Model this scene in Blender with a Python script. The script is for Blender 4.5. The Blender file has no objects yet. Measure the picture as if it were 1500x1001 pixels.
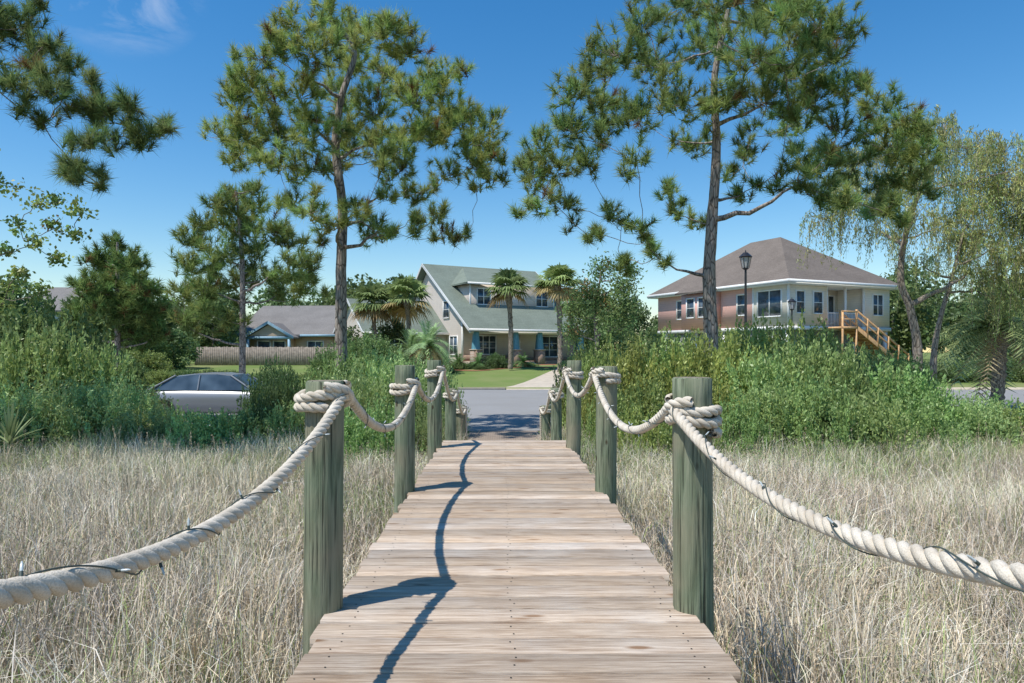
import bpy, math, random
import numpy as np
from mathutils import Vector, Matrix, Quaternion
R = np.random.default_rng(7)
random.seed(7)
EYE = 2.1
scene = bpy.context.scene

# ------------------------------------------------------------------ mesh helper
class G:
    def __init__(s): s.V=[]; s.C=[]; s.F=[]; s.n=0
    def add(s, V, F, mat=0, col=(1,1,1)):
        V=np.asarray(V,float).reshape(-1,3); F=np.asarray(F,int)
        c=np.asarray(col,float)
        if c.ndim==1: c=np.tile(c[:3],(len(V),1))
        s.V.append(V); s.C.append(c); s.F.append((F+s.n,mat)); s.n+=len(V)
    def build(s, name, mats, parent=None, smooth=False, loc=None):
        V=np.concatenate(s.V); C=np.concatenate(s.C)
        me=bpy.data.meshes.new(name)
        me.vertices.add(len(V)); me.vertices.foreach_set('co',V.astype(np.float32).ravel())
        vi=np.concatenate([f.ravel() for f,_ in s.F])
        ls=[];mi=[];o=0
        for f,m in s.F:
            k=f.shape[1]; ls.append(np.arange(len(f))*k+o); o+=len(f)*k; mi.append(np.full(len(f),m))
        ls=np.concatenate(ls); mi=np.concatenate(mi)
        me.loops.add(len(vi)); me.loops.foreach_set('vertex_index',vi.astype(np.int32))
        me.polygons.add(len(ls)); me.polygons.foreach_set('loop_start',ls.astype(np.int32))
        me.polygons.foreach_set('material_index',mi.astype(np.int32))
        me.update(calc_edges=True)
        if smooth: me.polygons.foreach_set('use_smooth',np.ones(len(ls),bool))
        ca=me.color_attributes.new('Col','FLOAT_COLOR','POINT')
        ca.data.foreach_set('color',np.concatenate([C,np.ones((len(C),1))],1).astype(np.float32).ravel())
        for m in mats: me.materials.append(m)
        me.validate()
        ob=bpy.data.objects.new(name,me); scene.collection.objects.link(ob)
        if parent: ob.parent=parent
        if loc is not None: ob.location=loc
        return ob

def empty(name, loc=(0,0,0), rz=0):
    e=bpy.data.objects.new(name,None); scene.collection.objects.link(e)
    e.location=loc; e.rotation_euler=(0,0,rz); e.empty_display_size=.3
    return e

def box(g,x0,x1,y0,y1,z0,z1,mat=0,col=(1,1,1)):
    V=[(x0,y0,z0),(x1,y0,z0),(x1,y1,z0),(x0,y1,z0),(x0,y0,z1),(x1,y0,z1),(x1,y1,z1),(x0,y1,z1)]
    F=[(0,3,2,1),(4,5,6,7),(0,1,5,4),(1,2,6,5),(2,3,7,6),(3,0,4,7)]
    g.add(V,F,mat,col)
def slab(g,pts,t,mat=0,col=(1,1,1)):
    pts=np.array(pts,float); n=len(pts)
    V=np.concatenate([pts,pts-[0,0,t]])
    g.add(V,[list(range(n))],mat,col); g.add(V,[[n+i for i in range(n)][::-1]],mat,col)
    g.add(V,[(i,n+i,n+(i+1)%n,(i+1)%n) for i in range(n)],mat,col)
def prism_x(g,prof,x0,x1,mat=0,col=(1,1,1)):
    n=len(prof)
    V=[(x0,y,z) for y,z in prof]+[(x1,y,z) for y,z in prof]
    g.add(V,[list(range(n))[::-1]],mat,col); g.add(V,[[n+i for i in range(n)]],mat,col)
    g.add(V,[(i,(i+1)%n,n+(i+1)%n,n+i) for i in range(n)],mat,col)
def prism_y(g,prof,y0,y1,mat=0,col=(1,1,1)):
    n=len(prof)
    V=[(x,y0,z) for x,z in prof]+[(x,y1,z) for x,z in prof]
    g.add(V,[list(range(n))],mat,col); g.add(V,[[n+i for i in range(n)][::-1]],mat,col)
    g.add(V,[(i,n+i,n+(i+1)%n,(i+1)%n) for i in range(n)],mat,col)
def frust(g,cx,cy,z0,z1,r0,r1,mat=0,n=4,col=(1,1,1),rot=math.pi/4):
    a=[rot+2*math.pi*i/n for i in range(n)]
    V=[(cx+r0*math.cos(t),cy+r0*math.sin(t),z0) for t in a]+[(cx+r1*math.cos(t),cy+r1*math.sin(t),z1) for t in a]
    g.add(V,[list(range(n))[::-1]],mat,col); g.add(V,[[n+i for i in range(n)]],mat,col)
    g.add(V,[(i,(i+1)%n,n+(i+1)%n,n+i) for i in range(n)],mat,col)
def nrm(a): return a/(np.linalg.norm(a,axis=-1,keepdims=True)+1e-9)
def tube(g,P,rad,sides=6,mat=0,col=(1,1,1),cap=False,jit=0):
    P=np.asarray(P,float); n=len(P)
    rad=np.broadcast_to(np.asarray(rad,float),(n,))
    T=nrm(np.gradient(P,axis=0))
    ref=np.where(np.abs(T[:,2:3])>.9,np.array([[1.,0,0]]),np.array([[0,0,1.]]))
    if np.abs(T[:,2]).mean()>.6: ref=np.tile([[1.,.2,0]],(n,1))
    elif np.abs(T[:,2]).max()<.97: ref=np.tile([[0,0,1.]],(n,1))
    A=nrm(np.cross(T,ref)); B=np.cross(T,A)
    a=np.linspace(0,2*np.pi,sides,endpoint=False)
    rr=rad[:,None]*(1+jit*(R.random((n,sides))-.5))
    V=P[:,None,:]+rr[...,None]*(np.cos(a)[None,:,None]*A[:,None,:]+np.sin(a)[None,:,None]*B[:,None,:])
    i=np.arange(n-1)[:,None]*sides; j=np.arange(sides)[None,:]; j2=(j+1)%sides
    F=np.stack([i+j,i+j2,i+sides+j2,i+sides+j],-1).reshape(-1,4)
    c=np.asarray(col,float)
    if c.ndim==2: c=np.repeat(c,sides,0)
    g.add(V.reshape(-1,3),F,mat,c)
    if cap:
        g.add(V[-1],[list(range(sides))],mat,col if c.ndim==1 else c[-sides:]); g.add(V[0],[list(range(sides))[::-1]],mat,col if c.ndim==1 else c[:sides])
def smooth_path(pts,n):
    pts=np.array(pts,float); m=len(pts)
    if m==2: return pts[0]+(pts[1]-pts[0])*np.linspace(0,1,n)[:,None]
    E=np.concatenate([[2*pts[0]-pts[1]],pts,[2*pts[-1]-pts[-2]]])
    out=[]
    for t in np.linspace(0,m-1-1e-6,n):
        k=int(t);u=t-k;p0,p1,p2,p3=E[k:k+4]
        out.append(.5*((2*p1)+(-p0+p2)*u+(2*p0-5*p1+4*p2-p3)*u*u+(-p0+3*p1-3*p2+p3)*u**3))
    return np.array(out)

# ------------------------------------------------------------------ materials
class M:
    def __init__(s,name):
        s.m=bpy.data.materials.new(name); s.m.use_nodes=True; s.t=s.m.node_tree; s.N=s.t.nodes; s.L=s.t.links
        s.b=s.N['Principled BSDF']; s.o=s.N['Material Output']
    def n(s,ty,**k):
        x=s.N.new(ty)
        for a,b in k.items(): setattr(x,a,b)
        return x
    def l(s,a,b): s.L.new(a,b)
    def coord(s,scale=(1,1,1),out='Object'):
        tc=s.n('ShaderNodeTexCoord'); mp=s.n('ShaderNodeMapping'); mp.inputs['Scale'].default_value=scale
        s.l(tc.outputs[out],mp.inputs['Vector']); return mp.outputs[0]
    def noise(s,v,sc=5,det=4,ro=.5,dist=0):
        x=s.n('ShaderNodeTexNoise'); x.inputs['Scale'].default_value=sc; x.inputs['Detail'].default_value=det
        x.inputs['Roughness'].default_value=ro; x.inputs['Distortion'].default_value=dist
        if v is not None: s.l(v,x.inputs['Vector'])
        return x.outputs['Fac']
    def ramp(s,f,stops):
        r=s.n('ShaderNodeValToRGB'); e=r.color_ramp.elements
        while len(e)<len(stops): e.new(.5)
        for i,(p,c) in enumerate(stops):
            e[i].position=p; e[i].color=(*c,1) if len(c)==3 else c
        s.l(f,r.inputs[0]); return r.outputs[0]
    def mix(s,f,a,b,mode='MIX'):
        x=s.n('ShaderNodeMix',data_type='RGBA',blend_type=mode)
        for i,v in ((0,f),(6,a),(7,b)):
            if isinstance(v,(int,float)): x.inputs[i].default_value=v
            elif isinstance(v,tuple): x.inputs[i].default_value=(*v[:3],1)
            else: s.l(v,x.inputs[i])
        return x.outputs[2]
    def math(s,op,a,b=0.,c=None):
        x=s.n('ShaderNodeMath',operation=op)
        for i,v in enumerate((a,b) if c is None else (a,b,c)):
            if isinstance(v,(int,float)): x.inputs[i].default_value=v
            else: s.l(v,x.inputs[i])
        return x.outputs[0]
    def bump(s,h,st=.3,d=.01):
        x=s.n('ShaderNodeBump'); x.inputs['Strength'].default_value=st; x.inputs['Distance'].default_value=d
        s.l(h,x.inputs['Height']); s.l(x.outputs[0],s.b.inputs['Normal'])
    def col(s,c,rough=.7,spec=.3,metal=0):
        if isinstance(c,tuple): s.b.inputs['Base Color'].default_value=(*c,1)
        else: s.l(c,s.b.inputs['Base Color'])
        s.b.inputs['Roughness'].default_value=rough; s.b.inputs['Specular IOR Level'].default_value=spec; s.b.inputs['Metallic'].default_value=metal
        return s.m
def vcol(m):
    a=m.n('ShaderNodeAttribute'); a.attribute_name='Col'; return a.outputs['Color']
def plain(name,c,rough=.6,spec=.3,var=.12,sc=6,metal=0):
    m=M(name); f=m.noise(m.coord(),sc,3)
    lo=tuple(x*(1-var) for x in c); hi=tuple(min(1,x*(1+var)) for x in c)
    return m.col(m.ramp(f,[(.3,lo),(.7,hi)]),rough,spec,metal)
def foliage(name,trans=.3,var=.25,gloss=.04):
    m=M(name); c=vcol(m)
    if var:
        oi=m.n('ShaderNodeObjectInfo'); hs=m.n('ShaderNodeHueSaturation')
        m.l(c,hs.inputs['Color'])
        m.l(m.math('MULTIPLY_ADD',oi.outputs['Random'],var*2,1-var),hs.inputs['Value'])
        m.l(m.math('MULTIPLY_ADD',oi.outputs['Random'],.03,.485),hs.inputs['Hue']); c=hs.outputs[0]
    m.N.remove(m.b); df=m.n('ShaderNodeBsdfDiffuse'); m.l(c,df.inputs[0]); out=df.outputs[0]
    if trans:
        tr=m.n('ShaderNodeBsdfTranslucent'); m.l(c,tr.inputs[0])
        mx=m.n('ShaderNodeMixShader'); mx.inputs[0].default_value=trans
        m.l(out,mx.inputs[1]); m.l(tr.outputs[0],mx.inputs[2]); out=mx.outputs[0]
    if gloss:
        gl=m.n('ShaderNodeBsdfGlossy'); gl.inputs['Roughness'].default_value=.42; gl.inputs[0].default_value=(.8,.85,.8,1)
        mx=m.n('ShaderNodeMixShader'); mx.inputs[0].default_value=gloss
        m.l(out,mx.inputs[1]); m.l(gl.outputs[0],mx.inputs[2]); out=mx.outputs[0]
    m.l(out,m.o.inputs[0]); return m.m
M_leaf=foliage('leaf_foliage',.38,.18,0.03); M_needle=foliage('pine_needles',.45,0,0)
M_grass=foliage('dry_marsh_grass',0,.14,0)
def bark(name,a,b):
    m=M(name); v=m.coord((6,6,1.6)); f=m.noise(v,3,4,.65,.4)
    vo=m.n('ShaderNodeTexVoronoi',feature='DISTANCE_TO_EDGE'); vo.inputs['Scale'].default_value=2.2; m.l(v,vo.inputs['Vector'])
    c=m.ramp(f,[(.3,a),(.7,b)]); c2=m.mix(m.ramp(vo.outputs['Distance'],[(0,(0,0,0)),(.12,(1,1,1))]),tuple(x*.35 for x in a),c)
    m.bump(vo.outputs['Distance'],.6,.03); return m.col(c2,.9,.1)
M_bark=bark('pine_bark',(.20,.165,.14),(.45,.385,.33)); M_bark2=bark('grey_bark',(.21,.17,.135),(.44,.375,.30))
# deck
m=M('weathered_deck_wood'); vc=vcol(m); tc=m.n('ShaderNodeTexCoord'); sep=m.n('ShaderNodeSeparateColor'); m.l(vc,sep.inputs[0])
off=m.n('ShaderNodeCombineXYZ'); m.l(m.math('MULTIPLY',sep.outputs[0],37.),off.inputs[0]); m.l(m.math('MULTIPLY',sep.outputs[1],11.),off.inputs[2])
va=m.n('ShaderNodeVectorMath',operation='ADD'); m.l(tc.outputs['Object'],va.inputs[0]); m.l(off.outputs[0],va.inputs[1])
mp=m.n('ShaderNodeMapping'); mp.inputs['Scale'].default_value=(1.2,26,10); m.l(va.outputs[0],mp.inputs[0])
g1=m.noise(mp.outputs[0],2.2,5,.62,1.2)
mp2=m.n('ShaderNodeMapping'); mp2.inputs['Scale'].default_value=(2.4,120,30); m.l(va.outputs[0],mp2.inputs[0]); g2=m.noise(mp2.outputs[0],2,3,.6)
g3=m.noise(va.outputs[0],3.5,3,.5)
base=m.ramp(g1,[(.28,(.28,.195,.135)),(.43,(.46,.36,.27)),(.58,(.60,.495,.39)),(.78,(.68,.59,.49))])
base=m.mix(m.ramp(g3,[(.4,(0,0,0)),(.75,(.6,.6,.6))]),base,(.61,.56,.50))
base=m.mix(m.ramp(g2,[(.33,(.8,.8,.8)),(.49,(0,0,0))]),base,(.22,.15,.105))
vo=m.n('ShaderNodeTexVoronoi'); mp3=m.n('ShaderNodeMapping'); mp3.inputs['Scale'].default_value=(2.2,7,5); m.l(va.outputs[0],mp3.inputs[0]); m.l(mp3.outputs[0],vo.inputs['Vector']); vo.inputs['Scale'].default_value=1
base=m.mix(m.ramp(vo.outputs['Distance'],[(.06,(.9,.9,.9)),(.14,(0,0,0))]),base,(.24,.135,.07))
tc4=m.coord((1.3,2.2,1)); g4=m.noise(tc4,2.4,5,.65); base=m.mix(m.ramp(g4,[(.50,(0,0,0)),(.70,(.34,.34,.34))]),base,(.32,.25,.19))
br=m.math('MULTIPLY_ADD',sep.outputs[2],.44,.68); cb=m.n('ShaderNodeCombineColor')
m.l(br,cb.inputs[0]); m.l(m.math('MULTIPLY',br,m.math('MULTIPLY_ADD',sep.outputs[1],.08,.93)),cb.inputs[1]); m.l(m.math('MULTIPLY',br,m.math('MULTIPLY_ADD',sep.outputs[1],.18,.84)),cb.inputs[2])
base=m.mix(1,base,cb.outputs[0],'MULTIPLY')
m.bump(m.math('ADD',g1,m.math('MULTIPLY',g2,.6)),.6,.007); M_deck=m.col(base,.8,.2)
# post
m=M('green_treated_post'); v=m.coord((9,9,.8)); f=m.noise(v,3,5,.65,.6); f2=m.noise(m.coord((45,45,1.3)),2,3); f3=m.noise(m.coord(),2.5,3)
c=m.ramp(f,[(.3,(.085,.11,.065)),(.5,(.175,.21,.135)),(.68,(.27,.29,.20)),(.85,(.42,.40,.31))])
c=m.mix(m.ramp(f3,[(.48,(0,0,0)),(.70,(.65,.65,.65))]),c,(.30,.25,.175))
c=m.mix(m.ramp(f2,[(.33,(.9,.9,.9)),(.45,(0,0,0))]),c,(.04,.045,.03))
vo=m.n('ShaderNodeTexVoronoi'); m.l(m.coord((6,6,3)),vo.inputs['Vector']); vo.inputs['Scale'].default_value=1.2
c=m.mix(m.ramp(vo.outputs['Distance'],[(.06,(.9,.9,.9)),(.11,(0,0,0))]),c,(.05,.035,.02))
m.bump(m.math('ADD',f,f2),.6,.012); M_post=m.col(c,.8,.2)
m=M('post_end_grain'); f=m.noise(m.coord((20,20,20)),3,5); M_postend=m.col(m.ramp(f,[(.3,(.13,.11,.08)),(.7,(.33,.29,.22))]),.9,.1)
m=M('cotton_rope'); f=m.noise(m.coord((160,160,160)),2,3); f2=m.noise(m.coord((4,4,4)),3,3)
c=m.ramp(f2,[(.3,(.52,.455,.36)),(.65,(.70,.64,.54))]); c=m.mix(m.ramp(f,[(.35,(.5,.5,.5)),(.55,(0,0,0))]),c,(.40,.34,.26)); m.bump(f,.5,.004); M_rope=m.col(c,.9,.1)
M_wire=plain('light_string_wire',(.06,.08,.07),.5)
M_bulb=plain('mini_bulb',(.50,.55,.55),.15,.6)
def siding(name,c,n=6.,ax=2):
    m=M(name); tc=m.n('ShaderNodeTexCoord'); s=m.n('ShaderNodeSeparateXYZ'); m.l(tc.outputs['Object'],s.inputs[0])
    fr=m.math('FRACT',m.math('MULTIPLY',s.outputs[ax],n)); m.bump(fr,.5,.02)
    nz=m.noise(m.coord(),2,3); cc=m.ramp(nz,[(.3,tuple(x*.92 for x in c)),(.7,c)])
    cc=m.mix(m.ramp(fr,[(.0,(.55,.55,.55)),(.14,(0,0,0))]),cc,tuple(x*.6 for x in c)); return m.col(cc,.6,.3)
M_beige=siding('beige_siding',(.68,.60,.53)); M_coral=siding('coral_siding',(.80,.47,.40)); M_cream=siding('cream_siding',(.80,.74,.62)); M_tan=siding('tan_siding',(.58,.45,.33))
def shingle(name,a,b):
    m=M(name); v=m.coord((1,1,1))
    f=m.noise(v,9,4,.7); f2=m.noise(v,.8,3)
    c=m.ramp(f,[(.3,a),(.7,b)]); c=m.mix(m.ramp(f2,[(.4,(0,0,0)),(.7,(.4,.4,.4))]),c,tuple(x*.8 for x in a))
    tc=m.n('ShaderNodeTexCoord'); s=m.n('ShaderNodeSeparateXYZ'); m.l(tc.outputs['Object'],s.inputs[0]); fr=m.math('FRACT',m.math('MULTIPLY',s.outputs[2],7.))
    c=m.mix(m.ramp(fr,[(.0,(.5,.5,.5)),(.2,(0,0,0))]),c,tuple(x*.55 for x in a)); m.bump(fr,.4,.02); return m.col(c,.9,.1)
M_rgreen=shingle('green_grey_shingles',(.16,.19,.155),(.25,.29,.24)); M_rbrown=shingle('brown_shingles',(.145,.122,.105),(.235,.20,.172)); M_rgrey=shingle('grey_shingles',(.18,.17,.16),(.275,.26,.245))
M_white=plain('white_trim',(.78,.78,.76),.5,.3,.05); M_teal=plain('teal_column_paint',(.13,.32,.40),.5,.3,.1); M_ltblue=plain('light_blue_trim',(.28,.44,.56),.5)
m=M('window_glass'); f=m.noise(m.coord(),1.5,2); M_glass=m.col(m.ramp(f,[(.35,(.03,.045,.06)),(.7,(.10,.14,.18))]),.08,.8)
M_dark=plain('nail_head_dark',(.03,.028,.025),.9)  # near-black colour of the deck nail heads
m=M('red_brick'); br=m.n('ShaderNodeTexBrick'); br.inputs['Scale'].default_value=4; br.inputs['Color1'].default_value=(.38,.25,.18,1); br.inputs['Color2'].default_value=(.28,.17,.12,1); br.inputs['Mortar'].default_value=(.42,.38,.33,1)
mp=m.n('ShaderNodeMapping'); mp.inputs['Rotation'].default_value=(math.pi/2,0,0); tc=m.n('ShaderNodeTexCoord'); m.l(tc.outputs['Object'],mp.inputs[0]); m.l(mp.outputs[0],br.inputs[0]); M_brick=m.col(br.outputs[0],.85,.1)
m=M('brick_pavers'); br=m.n('ShaderNodeTexBrick'); br.inputs['Scale'].default_value=4.5; br.inputs['Color1'].default_value=(.38,.30,.24,1); br.inputs['Color2'].default_value=(.29,.23,.19,1); br.inputs['Mortar'].default_value=(.17,.15,.12,1); br.inputs['Mortar Size'].default_value=.03; m.l(m.coord(),br.inputs[0]); M_pave=m.col(br.outputs[0],.85,.1)
M_orwood=plain('new_pine_lumber',(.66,.40,.20),.7,.2,.2); M_fence=plain('grey_fence_wood',(.28,.24,.20),.85,.1,.3,4)
M_black=plain('black_painted_metal',(.02,.02,.022),.4,.5); M_lglass=plain('frosted_lantern_glass',(.5,.5,.48),.3,.5)
m=M('asphalt_road'); v=m.coord(); f=m.noise(v,60,4,.7); f2=m.noise(v,.35,4,.6); c=m.ramp(f,[(.3,(.23,.228,.225)),(.7,(.34,.337,.33))]); c=m.mix(m.ramp(f2,[(.4,(0,0,0)),(.65,(.6,.6,.6))]),c,(.25,.245,.235)); m.bump(f,.3,.01); M_road=m.col(c,.9,.15)
M_conc=plain('concrete',(.52,.45,.36),.85,.1,.12,3)
M_mulch=plain('pine_straw_mulch',(.30,.15,.085),.95,.05,.35,25)
# ground
m=M('ground_soil_and_lawn'); tc=m.n('ShaderNodeTexCoord'); s=m.n('ShaderNodeSeparateXYZ'); m.l(tc.outputs['Object'],s.inputs[0]); v=tc.outputs['Object']
f=m.noise(v,1.2,5,.65); f2=m.noise(v,20,4,.7); f3=m.noise(v,.25,3)
marsh=m.ramp(f,[(.3,(.14,.125,.085)),(.7,(.24,.21,.15))])
lawn=m.ramp(f2,[(.25,(.11,.165,.045)),(.75,(.20,.265,.085))]); lawn=m.mix(m.ramp(f3,[(.45,(0,0,0)),(.7,(.6,.6,.6))]),lawn,(.28,.27,.13))
yy=m.math('ADD',s.outputs[1],m.math('MULTIPLY',f,3.)); k=m.ramp(m.math('DIVIDE',yy,40.),[(.30,(0,0,0)),(.36,(1,1,1))])
M_ground=m.col(m.mix(k,marsh,lawn),.95,.05)

# ------------------------------------------------------------------ world / sun / camera
trav=Vector((.44,.30,-.97)).normalized()
el=math.asin(-trav.z); az=math.atan2(-trav.x,-trav.y)
w=bpy.data.worlds.new('World'); scene.world=w; w.use_nodes=True; nt=w.node_tree; bg=nt.nodes['Background']
sky=nt.nodes.new('ShaderNodeTexSky'); sky.sky_type='NISHITA'; sky.sun_disc=False; sky.sun_elevation=el; sky.sun_rotation=az%(2*math.pi)
sky.air_density=1.2; sky.dust_density=.12; sky.ozone_density=3.4
hs=nt.nodes.new('ShaderNodeHueSaturation'); hs.inputs['Saturation'].default_value=1.36; nt.links.new(sky.outputs[0],hs.inputs['Color'])
tc=nt.nodes.new('ShaderNodeTexCoord')
vm=nt.nodes.new('ShaderNodeVectorMath'); vm.operation='DISTANCE'; nt.links.new(tc.outputs['Generated'],vm.inputs[0]); vm.inputs[1].default_value=Vector((-.56,1,.56)).normalized()
mr=nt.nodes.new('ShaderNodeMapRange'); mr.inputs[1].default_value=.0; mr.inputs[2].default_value=.10; mr.inputs[3].default_value=.8; mr.inputs[4].default_value=0; nt.links.new(vm.outputs['Value'],mr.inputs[0])
mp=nt.nodes.new('ShaderNodeMapping'); mp.inputs['Scale'].default_value=(4,4,12); nt.links.new(tc.outputs['Generated'],mp.inputs[0])
nz=nt.nodes.new('ShaderNodeTexNoise'); nz.inputs['Scale'].default_value=2; nz.inputs['Detail'].default_value=7; nz.inputs['Roughness'].default_value=.65; nz.inputs['Distortion'].default_value=.6; nt.links.new(mp.outputs[0],nz.inputs['Vector'])
cr=nt.nodes.new('ShaderNodeValToRGB'); cr.color_ramp.elements[0].position=.45; cr.color_ramp.elements[1].position=.78; nt.links.new(nz.outputs['Fac'],cr.inputs[0])
mu=nt.nodes.new('ShaderNodeMath'); mu.operation='MULTIPLY'; nt.links.new(cr.outputs[0],mu.inputs[0]); nt.links.new(mr.outputs[0],mu.inputs[1])
mx=nt.nodes.new('ShaderNodeMix'); mx.data_type='RGBA'; nt.links.new(mu.outputs[0],mx.inputs[0]); nt.links.new(hs.outputs[0],mx.inputs[6]); mx.inputs[7].default_value=(5.5,6,6.8,1)
nt.links.new(mx.outputs[2],bg.inputs[0]); bg.inputs[1].default_value=.15
sd=bpy.data.lights.new('sun','SUN'); sd.energy=5.0; sd.angle=math.radians(.5); sd.color=(1,.95,.87)
so=bpy.data.objects.new('sun',sd); scene.collection.objects.link(so); so.rotation_euler=trav.to_track_quat('-Z','Y').to_euler(); so.location=(-10,-8,25)
cd=bpy.data.cameras.new('camera'); co=bpy.data.objects.new('camera',cd); scene.collection.objects.link(co); scene.camera=co
cd.sensor_width=36; cd.lens=24; cd.shift_x=.01; cd.shift_y=.0097; cd.clip_start=.05; cd.clip_end=2000
co.location=(0,0,EYE); co.rotation_euler=(math.pi/2,0,0)
scene.view_settings.view_transform='Standard'; scene.view_settings.look='None'; scene.view_settings.exposure=0

# ------------------------------------------------------------------ ground, road
def hz(y):
    if y<37.4: return 0.
    t=min(1,max(0,(y-37.4)/16.)); return .12+.88*t*t*(3-2*t)
xs=np.concatenate([[-500,-200,-100],np.arange(-60,61,3),[100,200,500]]); ys=np.concatenate([[-100,-20],np.arange(-5,37,2.),[37.39,37.41],np.arange(38,60,1.),[80,120,200,500,1200]])
g=G(); X,Y=np.meshgrid(xs,ys); Z=np.vectorize(hz)(Y); nx=len(xs)
V=np.stack([X,Y,Z],-1).reshape(-1,3); i=np.arange(len(ys)-1)[:,None]*nx; j=np.arange(nx-1)[None,:]
g.add(V,np.stack([i+j,i+j+1,i+nx+j+1,i+nx+j],-1).reshape(-1,4)); g.build('ground',[M_ground])
g=G(); g.add([(-120,18,.008),(120,18,.008),(120,37.25,.008),(-120,37.25,.008)],[(0,1,2,3)]); g.build('road',[M_road])
g=G(); box(g,-120,.2,37.25,37.41,-.1,.13); box(g,6.6,120,37.25,37.41,-.1,.13); box(g,-120,-.9,17.84,18,-.1,.12); box(g,1.0,120,17.84,18,-.1,.12); g.build('kerb',[M_conc])
g=G()
rows=[(37.26,.25,6.5,.012),(37.6,.25,6.5,.14)]+[(y,.25+(y-37.6)*.32,6.5+(y-37.6)*.42,hz(y)+.012) for y in (39,41,43,45,47,49,51,53)]
V=[];
for y,a,b,z in rows: V+=[(a,y,z),(b,y,z)]
g.add(V,[(2*i,2*i+1,2*i+3,2*i+2) for i in range(len(rows)-1)]); g.build('concrete_driveway',[M_conc])
g=G(); g.add([(-.85,13.2,.012),(.95,13.2,.012),(.95,18.0,.012),(-.85,18.0,.012)],[(0,1,2,3)]); g.build('brick_paver_path',[M_pave])
g=G(); V=[]
for x in np.linspace(-9,4.5,16): V+=[(x,48.8+.25*x+1.0*math.sin(x*.9),hz(48.8+.25*x+1.0*math.sin(x*.9))+.03),(x,55+.5*x,hz(55+.5*x)+.03)]
g.add(V,[(2*i,2*i+2,2*i+3,2*i+1) for i in range(15)]); g.build('mulch_bed',[M_mulch])

# ------------------------------------------------------------------ boardwalk
bw=empty('boardwalk')
XL,XR=-.72,.80; pitch=.1455; bwid=.1366
g=G(); gn=G(); y=-1.0; PY=[.49,2.93,5.39,7.83,10.27,12.71]
def deckz(y): return 1.0 if y<8.46 else 1.0-(y-8.46)*.19
rr=random.Random(3)
while y<13.3:
    a=XL+rr.uniform(-.024,.016); b=XR+rr.uniform(-.016,.028)
    z1=deckz(y)+rr.uniform(-.004,.004); z2=deckz(y+bwid)+rr.uniform(-.004,.004); t=.036; c=.0055
    yaw=rr.uniform(-.003,.003); wv=[rr.uniform(-.0018,.0018) for _ in range(9)]
    xsn=np.linspace(a,b,9)
    prof=[(0,-t),(0,-c),(c,0),(bwid*.5,.001),(bwid-c,0),(bwid,-c),(bwid,-t)]
    V=[];
    for q,x in enumerate(xsn):
        for (dy,dz) in prof:
            zz=z1+(z2-z1)*dy/bwid
            V.append((x,y+dy+(wv[q] if dy>bwid*.6 else -wv[8-q]*(dy<bwid*.4))*1.2+yaw*x,zz+dz+wv[q]*.6))
    n=7; F=[(q*n+p,q*n+p+1,(q+1)*n+p+1,(q+1)*n+p) for q in range(8) for p in range(n-1)]
    F=[(f[3],f[2],f[1],f[0]) for f in F]
    col=(rr.random(),rr.random(),rr.random())
    g.add(V,F,0,col); g.add(V[:7],[list(range(7))],0,col); g.add(V[-7:],[list(range(7))[::-1]],0,col)
    for xn in (XL+.10,XR-.10,XL+.76):
        for dy in (.035,.10):
            cx=xn+rr.uniform(-.014,.014); cy=y+dy+rr.uniform(-.01,.01); zz=z1+(z2-z1)*dy/bwid+.0022
            V2=[(cx+.0038*math.cos(k*math.pi/4),cy+.0038*math.sin(k*math.pi/4),zz) for k in range(8)]; gn.add(V2,[list(range(8))])
    y+=pitch
g.build('deck_boards',[M_deck],bw); gn.build('nail_heads',[M_dark],bw)
g=G()
for xa in (XL+.06,.0,XR-.10):
    box(g,xa,xa+.045,-1,8.4,.74,.955,0,(.3,.2,.1))
    V=[(xa,8.4,.955),(xa+.045,8.4,.955),(xa+.045,13.2,.05),(xa,13.2,.05),(xa,8.4,.74),(xa+.045,8.4,.74),(xa+.045,13.2,-.15),(xa,13.2,-.15)]
    g.add(V,[(0,1,2,3),(7,6,5,4),(0,3,7,4),(1,5,6,2)],0,(.3,.2,.1))
g.build('stringers',[M_deck],bw)
TOP={PY[0]:1.97,PY[1]:1.972,PY[2]:1.985,PY[3]:2.0,PY[4]:1.545,PY[5]:1.10}
ROPEDROP={(-1,0):.06,(-1,1):.055,(-1,2):.15,(-1,3):.12,(1,0):.06,(1,1):.115,(1,2):.065,(1,3):.14}
sides={-1:-.768,1:.822}
PR=.081
g=G(); ge=G(); rs=random.Random(5)
for sgn,cx in sides.items():
    for py in PY:
        top=TOP[py]+rs.uniform(-.006,.006)+(.02 if (sgn>0 and py==PY[1]) else 0); lean=rs.uniform(-.012,.012); n=28; k=30
        zz=np.linspace(-.3,top-.006,k); a=np.linspace(0,2*np.pi,n,endpoint=False)
        ph=rs.uniform(0,6); pr=PR*rs.uniform(.97,1.03)
        V=[]
        for z in zz:
            r=pr*(1+.04*(1-z/2)+.016*np.sin(3*a+ph+z*.8)+.010*np.sin(7*a+z*2+ph)+.006*np.sin(13*a+z*5))
            V.append(np.stack([cx+lean*(z-1)+r*np.cos(a),py+r*np.sin(a),np.full(n,z)],-1))
        r2=(pr-.007); V.append(np.stack([cx+lean*(top-1)+r2*np.cos(a),py+r2*np.sin(a),np.full(n,top)],-1))
        V=np.array(V); i=np.arange(len(V)-1)[:,None]*n; j=np.arange(n)[None,:]
        F=np.stack([i+j,i+(j+1)%n,i+n+(j+1)%n,i+n+j],-1).reshape(-1,4); g.add(V.reshape(-1,3),F)
        ge.add(V[-1]+[0,0,0],[list(range(n))])
po=g.build('posts',[M_post],bw,smooth=True); ge.build('post_tops',[M_postend],bw)
gr=G(); gw=G(); gb=G()
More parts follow.
